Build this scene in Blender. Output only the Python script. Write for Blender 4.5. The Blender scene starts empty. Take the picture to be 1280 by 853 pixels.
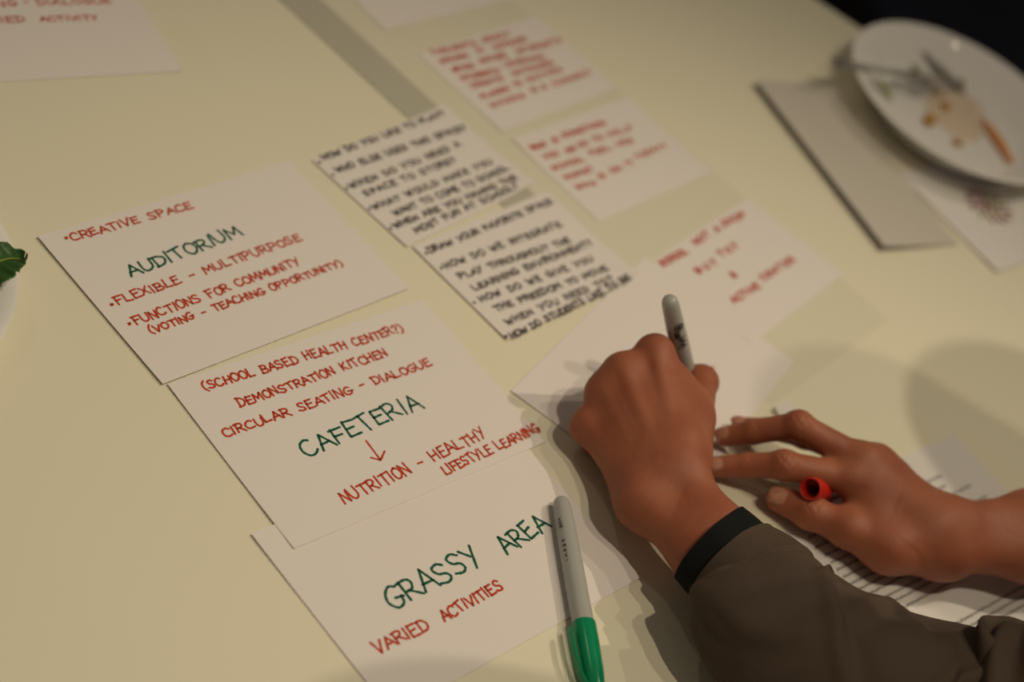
import bpy, bmesh, math, random
import numpy as np
from mathutils import Vector, Matrix

random.seed(7)
C = bpy.context.scene.collection
S = bpy.context.scene

# ---------------------------------------------------------------- camera, world, lights
cam_d = bpy.data.cameras.new('camera')
cam = bpy.data.objects.new('camera', cam_d); C.objects.link(cam)
cam_d.sensor_fit = 'HORIZONTAL'; cam_d.sensor_width = 36.0; cam_d.lens = 62.974
cam.matrix_world = Matrix([[0.883561, -0.468316, -0.0, 0.0], [0.303257, 0.572147, -0.762026, 0.0], [0.356869, 0.673296, 0.647547, 0.819172], [0.0, 0.0, 0.0, 1.0]])
cam_d.clip_start = 0.02
cam_d.dof.use_dof = True
cam_d.dof.focus_distance = 1.125
cam_d.dof.aperture_fstop = 3.0
S.camera = cam
S.view_settings.view_transform = 'Standard'; S.view_settings.look = 'None'
S.view_settings.gamma = 1.0; S.view_settings.use_curve_mapping = False
S.view_settings.exposure = -0.49

w = bpy.data.worlds.new('room_glow'); S.world = w; w.use_nodes = True
w.node_tree.nodes['Background'].inputs[0].default_value = (1.0, 0.86, 0.66, 1)
w.node_tree.nodes['Background'].inputs[1].default_value = 0.14

def spot(name, loc, aim, watts, radius, angle=75, col=(1.0, 0.84, 0.605)):
    d = bpy.data.lights.new(name, 'SPOT'); d.energy = watts; d.color = col
    d.shadow_soft_size = radius; d.spot_size = math.radians(angle); d.spot_blend = 1.0
    o = bpy.data.objects.new(name, d); C.objects.link(o); o.location = loc
    o.rotation_euler = (Vector(aim) - Vector(loc)).to_track_quat('-Z', 'Y').to_euler()
    return o
AIM = (0.20, 0.72, 0.0)
spot('track_spot_far_right', (1.39, 1.99, 2.30), AIM, 98, 0.018, 36)
spot('track_spot_right', (0.91, 1.82, 2.30), AIM, 30, 0.020, 48)
spot('track_spot_behind', (0.56, 0.44, 2.30), AIM, 66, 0.022, 60)
spot('track_spot_near', (0.86, 0.70, 2.30), AIM, 38, 0.022, 60)
spot('track_spot_left', (-1.5, 1.5, 2.2), AIM, 10, 0.05, 70)

# ---------------------------------------------------------------- materials
def mat(name, col, rough=0.6, spec=0.5, noise=None, bump=None, sss=0, trans=0, alpha=None, var=None):
    m = bpy.data.materials.new(name); m.use_nodes = True
    nt = m.node_tree; b = nt.nodes['Principled BSDF']
    b.inputs['Base Color'].default_value = (*col, 1); b.inputs['Roughness'].default_value = rough
    b.inputs['Specular IOR Level'].default_value = spec
    tc = nt.nodes.new('ShaderNodeTexCoord')
    if var:                                    # (scale, amount) mottling of the base colour
        n = nt.nodes.new('ShaderNodeTexNoise'); n.inputs['Scale'].default_value = var[0]; n.inputs['Detail'].default_value = 5
        nt.links.new(tc.outputs['Object'], n.inputs['Vector'])
        mx = nt.nodes.new('ShaderNodeMix'); mx.data_type = 'RGBA'
        c2 = var[2] if len(var) > 2 else tuple(c*(1-var[1]) for c in col)
        mx.inputs[6].default_value = (*col, 1); mx.inputs[7].default_value = (*c2, 1)
        r = nt.nodes.new('ShaderNodeMapRange'); r.inputs[1].default_value = 0.35; r.inputs[2].default_value = 0.7
        nt.links.new(n.outputs['Fac'], r.inputs[0]); nt.links.new(r.outputs[0], mx.inputs[0])
        nt.links.new(mx.outputs[2], b.inputs['Base Color'])
    if bump:                                   # list of (scale, strength, distance)
        prev = None
        for sc, st, di in bump:
            n = nt.nodes.new('ShaderNodeTexNoise'); n.inputs['Scale'].default_value = sc; n.inputs['Detail'].default_value = 4
            nt.links.new(tc.outputs['Object'], n.inputs['Vector'])
            bp = nt.nodes.new('ShaderNodeBump'); bp.inputs['Strength'].default_value = st; bp.inputs['Distance'].default_value = di
            nt.links.new(n.outputs['Fac'], bp.inputs['Height'])
            if prev: nt.links.new(prev.outputs[0], bp.inputs['Normal'])
            prev = bp
        nt.links.new(prev.outputs[0], b.inputs['Normal'])
    if sss:
        b.inputs['Subsurface Weight'].default_value = sss
        b.inputs['Subsurface Radius'].default_value = (0.006, 0.002, 0.001); b.inputs['Subsurface Scale'].default_value = 0.6
    if trans: b.inputs['Transmission Weight'].default_value = trans
    if alpha is not None: b.inputs['Alpha'].default_value = alpha
    return m

M = dict(
    table=mat('cream_laminate', (0.80, 0.765, 0.61), 0.55, 0.25, var=(3.0, 0.03)),
    table_edge=mat('table_edge_band', (0.25, 0.22, 0.18), 0.5),
    metal_leg=mat('dark_steel', (0.05, 0.05, 0.05), 0.4),
    paper=mat('card_paper', (0.80, 0.755, 0.735), 0.8, 0.15, bump=[(900, 0.08, 0.0003)]),
    plain=mat('office_paper', (0.76, 0.745, 0.73), 0.8, 0.15),
    leaflet=mat('grey_leaflet_stock', (0.60, 0.565, 0.51), 0.6, 0.25),
    vellum=mat('tracing_vellum', (0.74, 0.71, 0.57), 0.5, 0.3),
    band=mat('grey_strip', (0.50, 0.485, 0.40), 0.6, 0.2),
    red=mat('red_ink', (0.54, 0.060, 0.022), 0.6, 0.2),
    green=mat('green_ink', (0.008, 0.105, 0.06), 0.6, 0.2),
    black=mat('black_ink', (0.045, 0.03, 0.03), 0.6, 0.2),
    print=mat('printed_toner', (0.07, 0.065, 0.065), 0.6, 0.2),
    skin=mat('skin', (0.355, 0.122, 0.064), 0.52, 0.3, sss=0.10, var=(34, 0.2, (0.31, 0.092, 0.050)),
             bump=[(700, 0.25, 0.0006), (160, 0.2, 0.0012)]),
    nail=mat('finger_nail', (0.44, 0.20, 0.13), 0.3, 0.5),
    hair=mat('dark_hair', (0.02, 0.014, 0.01), 0.5),
    jacket=mat('olive_brown_cotton', (0.084, 0.060, 0.046), 0.85, 0.15, var=(14, 0.10),
               bump=[(2200, 0.25, 0.0006), (60, 0.25, 0.004)]),
    seam=mat('seam_thread', (0.10, 0.08, 0.06), 0.9, 0.1),
    cuff=mat('black_knit', (0.012, 0.013, 0.013), 0.9, 0.1, bump=[(1500, 0.3, 0.0006)]),
    trousers=mat('dark_denim', (0.03, 0.035, 0.05), 0.9, 0.1),
    shoe=mat('dark_leather', (0.03, 0.02, 0.015), 0.5),
    barrel=mat('grey_plastic', (0.40, 0.41, 0.39), 0.35, 0.5),
    gcap=mat('green_plastic', (0.0, 0.25, 0.105), 0.22, 0.5),
    rcap=mat('red_plastic', (0.55, 0.02, 0.012), 0.3, 0.5),
    mark=mat('black_print', (0.02, 0.02, 0.02), 0.5),
    tip=mat('black_felt', (0.02, 0.02, 0.02), 0.9),
    plate=mat('white_glazed_plate', (0.88, 0.87, 0.86), 0.07, 0.6),
    clear=mat('clear_plastic', (0.86, 0.85, 0.82), 0.12, 0.5, trans=0.9),
    greyp=mat('grey_plastic_cutlery', (0.28, 0.28, 0.28), 0.3, 0.5),
    leaf=mat('dark_leaf', (0.035, 0.11, 0.02), 0.45, 0.4, var=(60, 0.3)),
    olive=mat('olive_scrap', (0.20, 0.19, 0.05), 0.6),
    lime=mat('green_scrap', (0.27, 0.33, 0.05), 0.6),
    crumb=mat('toasted_crumb', (0.50, 0.29, 0.08), 0.8),
    carrot=mat('carrot_orange', (0.72, 0.30, 0.08), 0.5),
    stalk=mat('brown_stalk', (0.32, 0.20, 0.07), 0.6),
    sauce=mat('beige_sauce', (0.76, 0.63, 0.49), 0.35, 0.5),
    burg=mat('burgundy_print', (0.22, 0.03, 0.06), 0.7),
    lgreen=mat('green_print', (0.22, 0.28, 0.06), 0.7),
    floor=mat('dark_carpet', (0.012, 0.011, 0.011), 0.95, 0.05, bump=[(300, 0.4, 0.004)]),
    chair=mat('black_chair_frame', (0.012, 0.012, 0.012), 0.5),
    navy=mat('navy_upholstery', (0.012, 0.013, 0.035), 0.9),
)

# ---------------------------------------------------------------- object helpers
def tag(o, label=None, cat=None, group=None, kind=None):
    if label: o['label'] = label
    if cat: o['category'] = cat
    if group: o['group'] = group
    if kind: o['kind'] = kind
    return o
def thing(name, loc, label, cat, group=None, rz=0):
    o = bpy.data.objects.new(name, None); C.objects.link(o); o.location = loc; o.rotation_euler = (0, 0, rz)
    o.empty_display_size = 0.02
    return tag(o, label, cat, group)
def link(name, me, m=None, parent=None, smooth=True):
    o = bpy.data.objects.new(name, me); C.objects.link(o)
    if m is not None: me.materials.append(m)
    if parent is not None: o.parent = parent
    if smooth:
        for p in me.polygons: p.use_smooth = True
    return o
def pydata(name, V, F, m=None, parent=None, smooth=True):
    me = bpy.data.meshes.new(name); me.from_pydata([tuple(v) for v in V], [], [tuple(f) for f in F]); me.update()
    return link(name, me, m, parent, smooth)
def auto_smooth(o, deg=35):
    me = o.data
    bm = bmesh.new(); bm.from_mesh(me)
    for e in bm.edges:
        if len(e.link_faces) == 2 and e.calc_face_angle(0) > math.radians(deg): e.smooth = False
    bm.to_mesh(me); bm.free()
def catmull(P, n):
    """n samples along a Catmull-Rom curve through the rows of P"""
    P = np.asarray(P, float); k = len(P) - 1
    Q = np.vstack([2*P[0]-P[1], P, 2*P[-1]-P[-2]]); out = []
    for t in np.linspace(0, k, n):
        i = min(int(t), k-1); u = t - i; a, b, c, d = Q[i], Q[i+1], Q[i+2], Q[i+3]
        out.append(0.5*((2*b) + (c-a)*u + (2*a-5*b+4*c-d)*u*u + (3*b-a-3*c+d)*u**3))
    return np.array(out)
def lathe(name, prof, m, parent, n=48, matrix=None, caps=True):
    """revolve (radius, z) profile about z"""
    V, F = [], []
    for r, z in prof:
        for k in range(n):
            a = 2*math.pi*k/n; V.append(Vector((r*math.cos(a), r*math.sin(a), z)))
    for i in range(len(prof)-1):
        for k in range(n):
            F.append((i*n+k, i*n+(k+1) % n, (i+1)*n+(k+1) % n, (i+1)*n+k))
    if caps:
        if prof[0][0] > 1e-6: F.append(tuple(range(n))[::-1])
        if prof[-1][0] > 1e-6: F.append(tuple((len(prof)-1)*n+k for k in range(n)))
    if matrix is not None: V = [matrix @ v for v in V]
    o = pydata(name, V, F, m, parent); auto_smooth(o, 40); return o
def axis_matrix(a, b):
    """matrix taking z axis onto the direction a->b, origin a"""
    a, b = Vector(a), Vector(b)
    return Matrix.Translation(a) @ (b-a).to_track_quat('Z', 'Y').to_matrix().to_4x4()
def box_mesh(name, size, centre, m, parent, bevel=0.0, rot=None):
    bm = bmesh.new(); bmesh.ops.create_cube(bm, size=1)
    bmesh.ops.scale(bm, vec=size, verts=bm.verts)
    if bevel: bmesh.ops.bevel(bm, geom=bm.edges[:], offset=bevel, segments=3, affect='EDGES', profile=0.5)
    if rot is not None: bmesh.ops.transform(bm, matrix=rot, verts=bm.verts)
    bmesh.ops.translate(bm, vec=centre, verts=bm.verts)
    me = bpy.data.meshes.new(name); bm.to_mesh(me); bm.free()
    return link(name, me, m, parent, smooth=False)

# ---------------------------------------------------------------- signed-distance modelling for bodies
class Field:
    def __init__(self, lo, hi, vox):
        self.vox = vox; self.lo = np.array(lo, float)
        self.n = np.ceil((np.array(hi)-self.lo)/vox).astype(int)+1
        self.g = np.full(self.n, 1.0, np.float32)
    def _win(self, lo, hi):
        i0 = np.maximum(np.floor((lo-self.lo)/self.vox).astype(int), 0)
        i1 = np.minimum(np.ceil((hi-self.lo)/self.vox).astype(int)+1, self.n)
        if (i1 <= i0).any(): return None, None
        ax = [self.lo[k]+np.arange(i0[k], i1[k])*self.vox for k in range(3)]
        X = np.stack(np.meshgrid(*ax, indexing='ij'), -1).astype(np.float32)
        return tuple(slice(i0[k], i1[k]) for k in range(3)), X
    def _mix(self, sl, d, k, cut):
        g = self.g[sl]
        if cut:
            d = -d; h = np.clip(0.5-0.5*(g-d)/k, 0, 1) if k > 0 else (d > g)
            self.g[sl] = g*(1-h)+d*h+k*h*(1-h)
        else:
            h = np.clip(0.5+0.5*(d-g)/k, 0, 1)
            self.g[sl] = d*(1-h)+g*h-k*h*(1-h)
    def cone(self, a, b, ra, rb, k=0.006, cut=False):
        a = np.array(a, np.float32); b = np.array(b, np.float32); pad = k+3*self.vox
        lo = np.minimum(a-ra, b-rb)-pad; hi = np.maximum(a+ra, b+rb)+pad
        sl, X = self._win(lo, hi)
        if sl is None: return
        ba = b-a; l2 = float(ba@ba); rr = ra-rb; a2 = l2-rr*rr; il2 = 1/max(l2, 1e-12)
        if a2 <= 0:
            c, r = (a, ra) if ra > rb else (b, rb)
            self._mix(sl, np.linalg.norm(X-c, axis=-1)-r, k, cut); return
        pa = X-a; y = pa@ba; z = y-l2
        q = pa*l2-ba*y[..., None]; x2 = (q*q).sum(-1)
        y2 = y*y*l2; z2 = z*z*l2
        kk = np.sign(rr)*rr*rr*x2
        d = (np.sqrt(x2*a2*il2)+y*rr)*il2-ra
        d = np.where(np.sign(z)*a2*z2 > kk, np.sqrt(x2+z2)*il2-rb, d)
        d = np.where(np.sign(y)*a2*y2 < kk, np.sqrt(x2+y2)*il2-ra, d)
        self._mix(sl, d.astype(np.float32), k, cut)
    def chain(self, pts, radii, k=0.006):
        for i in range(len(pts)-1): self.cone(pts[i], pts[i+1], radii[i], radii[i+1], k)
    def ellip(self, c, r, axes=None, k=0.006, cut=False):
        c = np.array(c, np.float32); r = np.array(r, np.float32); m = float(r.max())+k+3*self.vox
        sl, X = self._win(c-m, c+m)
        if sl is None: return
        P = X-c
        if axes is not None: P = P@np.array(axes, np.float32).T
        k0 = np.linalg.norm(P/r, axis=-1); k1 = np.linalg.norm(P/(r*r), axis=-1)
        self._mix(sl, (k0*(k0-1)/np.maximum(k1, 1e-6)).astype(np.float32), k, cut)
    def mesh(self):
        """naive surface nets"""
        g = self.g; s = g < 0
        nx, ny, nz = g.shape
        cs = s[:-1, :-1, :-1].astype(np.int8)
        cnt = np.zeros_like(cs)
        for dx in (0, 1):
            for dy in (0, 1):
                for dz in (0, 1): cnt += s[dx:nx-1+dx, dy:ny-1+dy, dz:nz-1+dz]
        act = (cnt > 0) & (cnt < 8)
        idx = np.full(act.shape, -1, np.int64); I = np.argwhere(act); idx[act] = np.arange(len(I))
        acc = np.zeros((len(I), 3)); num = np.zeros(len(I))
        corners = [(a, b, c) for a in (0, 1) for b in (0, 1) for c in (0, 1)]
        for p in corners:
            for ax in range(3):
                if p[ax]: continue
                q = list(p); q[ax] = 1
                gp = g[I[:, 0]+p[0], I[:, 1]+p[1], I[:, 2]+p[2]]; gq = g[I[:, 0]+q[0], I[:, 1]+q[1], I[:, 2]+q[2]]
                cr = (gp < 0) != (gq < 0); t = np.where(cr, gp/np.where(cr, gp-gq, 1), 0)
                pt = np.array(p, float)[None].repeat(len(I), 0); pt[:, ax] = t
                acc += pt*cr[:, None]; num += cr
        V = self.lo+(I+acc/num[:, None])*self.vox
        F = []
        for ax in range(3):
            u, v = [(1, 2), (2, 0), (0, 1)][ax]
            a = s; b = np.roll(s, -1, ax); cr = a != b
            sl = [slice(1, -1)]*3; sl[ax] = slice(0, -1)
            E = np.argwhere(cr[tuple(sl)]); off = np.array([1, 1, 1]); off[ax] = 0; E = E+off
            def at(du, dv):
                J = E.copy(); J[:, u] -= du; J[:, v] -= dv
                return idx[J[:, 0], J[:, 1], J[:, 2]]
            q = np.stack([at(1, 1), at(0, 1), at(0, 0), at(1, 0)], 1)
            ins = s[E[:, 0], E[:, 1], E[:, 2]]
            q[~ins] = q[~ins][:, ::-1]
            F.append(q[(q >= 0).all(1)])
        return V, np.concatenate(F)
def relax(V, F, n=6, w=.5):
    """a few rounds of smoothing"""
    for _ in range(n):
        acc = np.zeros_like(V); num = np.zeros(len(V))
        for a in range(4):
            i, j_ = F[:, a], F[:, (a+1) % 4]
            for c in range(3): acc[:, c] += np.bincount(i, V[j_, c], len(V))+np.bincount(j_, V[i, c], len(V))
            num += np.bincount(i, minlength=len(V))+np.bincount(j_, minlength=len(V))
        V = V+w*(acc/np.maximum(num, 1)[:, None]-V)
    return V, F
def crease(V, c, d, up, offs, depth, half, sig=.0009):
    """press skin folds across a joint: lines at c+d*off, running sideways"""
    sd = np.cross(up, d); q = V-c; x, y, z = q@d, q@sd, q@up
    k = np.zeros(len(V))
    for i, o in enumerate(offs): k -= depth*np.exp(-((x-o+.0006*np.sin(y*900+i*2))/sig)**2)
    k += depth*.6*np.exp(-(x/(max(map(abs, offs))+.002))**2)
    return V+up*(k*np.exp(-(y/half)**4)*(z > .001)*(np.abs(z) < .02))[:, None]
def field_object(name, parts, m, parent, extra=None):
    """join surfaces of several fields into ONE mesh object"""
    Vs, Fs, n = [], [], 0
    for V, F in parts:
        Vs.append(V); Fs.append(F+n); n += len(V)
    V = np.concatenate(Vs); F = np.concatenate(Fs)
    me = bpy.data.meshes.new(name)
    me.vertices.add(len(V)); me.vertices.foreach_set('co', V.astype(np.float32).ravel())
    me.loops.add(F.size); me.loops.foreach_set('vertex_index', F.astype(np.int32).ravel())
    me.polygons.add(len(F)); me.polygons.foreach_set('loop_start', np.arange(0, F.size, 4, dtype=np.int32))
    me.update(calc_edges=True); me.validate()
    me.materials.append(m)
    me.polygons.foreach_set('use_smooth', np.ones(len(me.polygons), bool))
    o = bpy.data.objects.new(name, me); C.objects.link(o); o.parent = parent
    return o

# ---------------------------------------------------------------- setting: floor and table
pydata('floor', [(-4, -3, -0.74), (5, -3, -0.74), (5, 6, -0.74), (-4, 6, -0.74)], [(0, 1, 2, 3)], M['floor'], smooth=False)['kind'] = 'structure'

TU = Vector((0.978, -0.209, 0)).normalized(); TV = Vector((-TU.y, TU.x, 0))
TO = Vector((0.1364, 1.6453, 0))                     # a point on the far edge
tbl = thing('table', (0.0, 0.9, -0.74), 'long cream topped table strewn with handwritten cards and plates', 'table')
def tpt(u, v, z): return TO+TU*u+TV*v+Vector((0, 0, z))
rotT = Matrix((TU, TV, Vector((0, 0, 1)))).transposed().to_4x4()
TL, TR_, TN = -1.35, 0.60, -1.32                     # extents along TU (left, right) and TV (near)
off = Vector((0, -0.9, 0.74))
box_mesh('tabletop', (TR_-TL, -TN, 0.028), tpt((TL+TR_)/2, TN/2, -0.014)+off, M['table'], tbl, 0.003, rotT)
for uu, vv in ((TL+.08, -.08), (TR_-.08, -.08), (TL+.08, TN+.08), (TR_-.08, TN+.08)):
    lg = lathe('leg', [(.018, 0.0), (.020, .004), (.020, .05), (.017, .06), (.019, .70), (.026, .712)], M['metal_leg'], tbl, 20,
               Matrix.Translation(tpt(uu, vv, -0.74)+off))

# ---------------------------------------------------------------- handwriting: a single-stroke capital alphabet
GL = {
 'A': [[(0, 0), (.42, 1), (.9, 0)], [(.12, .36), (.74, .38)]],
 'B': [[(.05, 0), (.08, 1)], [(.0, .98), (.5, .98), (.68, .78), (.45, .54), (.1, .52)], [(.45, .54), (.78, .38), (.68, .08), (.0, 0)]],
 'C': [[(.75, .85), (.5, 1), (.15, .8), (.02, .42), (.2, .05), (.55, 0), (.82, .14)]],
 'D': [[(.08, 0), (.1, 1)], [(-.02, .97), (.5, .92), (.82, .55), (.6, .12), (0, 0)]],
 'E': [[(.7, .98), (.1, .95)], [(.1, .98), (.05, .0), (.75, .03)], [(.08, .52), (.6, .54)]],
 'F': [[(.1, 0), (.12, .97)], [(-.05, .95), (.75, 1)], [(.1, .5), (.6, .54)]],
 'G': [[(.75, .9), (.45, 1), (.1, .72), (.02, .3), (.3, 0), (.7, .1), (.78, .42)], [(.42, .42), (.92, .42)]],
 'H': [[(.05, 0), (.08, 1)], [(.72, 0), (.75, 1)], [(.05, .48), (.74, .54)]],
 'I': [[(.08, 0), (.12, 1)]],
 'J': [[(.6, 1), (.6, .25), (.4, 0), (.1, .06), (0, .25)]],
 'K': [[(.06, 0), (.08, 1)], [(.7, .98), (.1, .44), (.75, 0)]],
 'L': [[(.08, 1), (.05, .03), (.7, .02)]],
 'M': [[(0, 0), (.12, 1), (.5, .3), (.86, 1), (1.0, 0)]],
 'N': [[(.02, 0), (.08, 1), (.72, .02), (.78, 1)]],
 'O': [[(.42, 1), (.1, .8), (.03, .4), (.25, .03), (.6, .05), (.85, .45), (.7, .88), (.38, 1)]],
 'P': [[(.08, 0), (.1, 1)], [(-.02, .96), (.5, .98), (.75, .76), (.5, .5), (.1, .46)]],
 'Q': [[(.42, 1), (.1, .8), (.03, .4), (.25, .03), (.6, .05), (.85, .45), (.7, .88), (.38, 1)], [(.5, .3), (.95, -.1)]],
 'R': [[(.06, 0), (.1, 1)], [(-.04, .95), (.5, 1), (.72, .78), (.5, .5), (.1, .46)], [(.35, .48), (.85, 0)]],
 'S': [[(.72, .86), (.45, 1), (.12, .84), (.25, .56), (.6, .42), (.7, .16), (.4, 0), (.0, .12)]],
 'T': [[(.42, 0), (.4, .97)], [(-.02, .93), (.85, .99)]],
 'U': [[(.05, 1), (.04, .35), (.25, .02), (.6, .08), (.76, .4), (.78, 1)]],
 'V': [[(.0, 1), (.38, 0), (.8, 1)]],
 'W': [[(0, 1), (.25, 0), (.5, .75), (.75, 0), (1.05, 1)]],
 'X': [[(.05, 1), (.75, 0)], [(.75, 1), (0, 0)]],
 'Y': [[(.02, 1), (.4, .5)], [(.8, 1), (.2, -.05)]],
 'Z': [[(.02, .98), (.75, 1), (0, .02), (.8, 0)]],
 '(': [[(.4, 1.15), (.1, .8), (.05, .25), (.35, -.15)]],
 ')': [[(.0, 1.15), (.32, .8), (.32, .2), (.0, -.2)]],
 '-': [[(.1, .48), (.6, .5)]],
 '?': [[(.05, .8), (.3, 1), (.6, .82), (.5, .55), (.28, .38)], [(.27, .06), (.3, .0)]],
 '.': [[(.1, .42), (.22, .46)]],
 '*': [[(.0, .30), (.22, .50)], [(.02, .50), (.20, .32)]],
 '&': [[(.8, 0), (.2, .7), (.35, 1), (.55, .8), (.1, .3), (.3, 0), (.8, .4)]],
}
WD = {'I': .22, '(': .42, ')': .42, '-': .7, 'M': 1.0, 'W': 1.05, ' ': .80, '.': .3, '*': .3, '?': .65, 'L': .7, 'J': .65, 'E': .74, 'F': .74}
CURVED = set('BCDGJOPQRSU()?&')

def ribbon(V, F, P, wdt, zf):
    """flat ink stroke with round ends; P in sheet coordinates, zf gives the paper height"""
    P = np.asarray(P, float); n = len(P)
    d = np.gradient(P, axis=0); d /= np.maximum(np.linalg.norm(d, axis=1), 1e-9)[:, None]
    nr = np.stack([-d[:, 1], d[:, 0]], 1); b = len(V)
    for i in range(n):
        wv = wdt*0.5*(1+0.12*math.sin(i*1.7+b))
        for s in (-1, 1):
            q = P[i]+nr[i]*wv*s; V.append((q[0], q[1], zf(q[0], q[1])))
    for i in range(n-1): F.append((b+2*i, b+2*i+1, b+2*i+3, b+2*i+2)[::-1])
    for e, sg in ((0, -1), (n-1, 1)):
        c = len(V); r = wdt*0.5
        ring = []
        for k in range(7):
            a = math.pi*(k/6-0.5); q = P[e]+(d[e]*sg*math.cos(a)+nr[e]*math.sin(a))*r
            V.append((q[0], q[1], zf(q[0], q[1]))); ring.append(c+k)
        F.append(tuple(ring) if sg > 0 else tuple(ring[::-1]))
def write(V, F, text, x0, y0, x1, y1, h, pen, zf, jit=1.0, rng=random):
    adv = [WD.get(c, .82)+(.18 if c != ' ' else 0) for c in text]
    L = math.hypot(x1-x0, y1-y0); ux, uy = (x1-x0)/L, (y1-y0)/L
    sx = L/(sum(adv)-.18); x = 0
    for c, a in zip(text, adv):
        if c in GL:
            hs = h*(1+rng.uniform(-.10, .08)*jit); rot = rng.uniform(-.10, .10)*jit; dy = rng.uniform(-.05, .07)*h*jit
            ws = min(sx, h*1.25)
            for st in GL[c]:
                Q = [((px+rng.uniform(-.03, .03)*jit)*ws, (py+rng.uniform(-.03, .03)*jit)*hs) for px, py in st]
                if len(Q) > 2 and c in CURVED: Q = catmull(Q, 5*(len(Q)-1)+1)
                else:
                    R = []
                    for i in range(len(Q)-1):
                        for t in np.linspace(0, 1, 6)[:-1] if i < len(Q)-2 else np.linspace(0, 1, 6): R.append((Q[i][0]*(1-t)+Q[i+1][0]*t, Q[i][1]*(1-t)+Q[i+1][1]*t))
                    Q = R
                P = []
                for qx, qy in Q:
                    rx = qx*math.cos(rot)-qy*math.sin(rot)+x*sx; ry = qx*math.sin(rot)+qy*math.cos(rot)+dy
                    P.append((x0+ux*rx-uy*ry, y0+uy*rx+ux*ry))
                # split at sharp corners so the ribbon keeps its width
                P = np.array(P); cut = [0]
                for i in range(1, len(P)-1):
                    a1, a2 = P[i]-P[i-1], P[i+1]-P[i]
                    if a1@a2 < .6*np.linalg.norm(a1)*np.linalg.norm(a2): cut.append(i)
                cut.append(len(P)-1)
                for i in range(len(cut)-1): ribbon(V, F, P[cut[i]:cut[i+1]+1], pen, zf)
        x += a
def sheet(name, label, cat, cx, cy, th, wd, ht, z, lift=(0, 0, 0, 0), m='paper', thick=0.00028, group=None, edge=0.0, nx=28, ny=20, keep=None):
    """a paper card lying on the table; lift = how far the corners (tl, tr, br, bl) curl up"""
    r = thing(name, (cx, cy, 0), label, cat, group, th)
    cor = [(-wd/2, ht/2), (wd/2, ht/2), (wd/2, -ht/2), (-wd/2, -ht/2)]
    R = 0.55*min(wd, ht)
    def top(x, y):
        q = z+thick
        for (a, b), l in zip(cor, lift):
            q += l*max(0, 1-math.hypot(x-a, y-b)/R)**2
        q += edge*(abs(2*x/wd)**6*.6+abs(2*y/ht)**6*.4)
        return q
    V, F = [], []
    for k in (0, 1):
        for j in range(ny+1):
            for i in range(nx+1):
                x, y = wd*(i/nx-.5), ht*(j/ny-.5); V.append((x, y, top(x, y)-(thick if k else 0)))
    N = (nx+1)*(ny+1); g = lambda i, j, k: k*N+j*(nx+1)+i
    for j in range(ny):
        for i in range(nx):
            F.append((g(i, j, 0), g(i+1, j, 0), g(i+1, j+1, 0), g(i, j+1, 0))); F.append((g(i, j, 1), g(i, j+1, 1), g(i+1, j+1, 1), g(i+1, j, 1)))
    for i in range(nx):
        F.append((g(i, 0, 0), g(i, 0, 1), g(i+1, 0, 1), g(i+1, 0, 0))); F.append((g(i, ny, 0), g(i+1, ny, 0), g(i+1, ny, 1), g(i, ny, 1)))
    for j in range(ny):
        F.append((g(0, j, 0), g(0, j+1, 0), g(0, j+1, 1), g(0, j, 1))); F.append((g(nx, j, 0), g(nx, j, 1), g(nx, j+1, 1), g(nx, j+1, 0)))
    o = pydata('sheet', V, F, M[m], r, smooth=False)
    return r, (lambda x, y: top(x, y)+0.00012)
def ink(root, zf, lines, colour, name='handwriting', pen=0.0014, label=None):
    V, F = [], []; rng = random.Random(len(lines)*31+len(lines[0][0]))
    for t, x0, y0, x1, y1, h in lines:
        write(V, F, t, x0, y0, x1, y1, h, pen if h < .0095 else pen*1.15, zf, 1.0, rng)
    o = pydata(name, V, F, M[colour], root, smooth=False)
    if label: o['label'] = label
    return o

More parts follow.
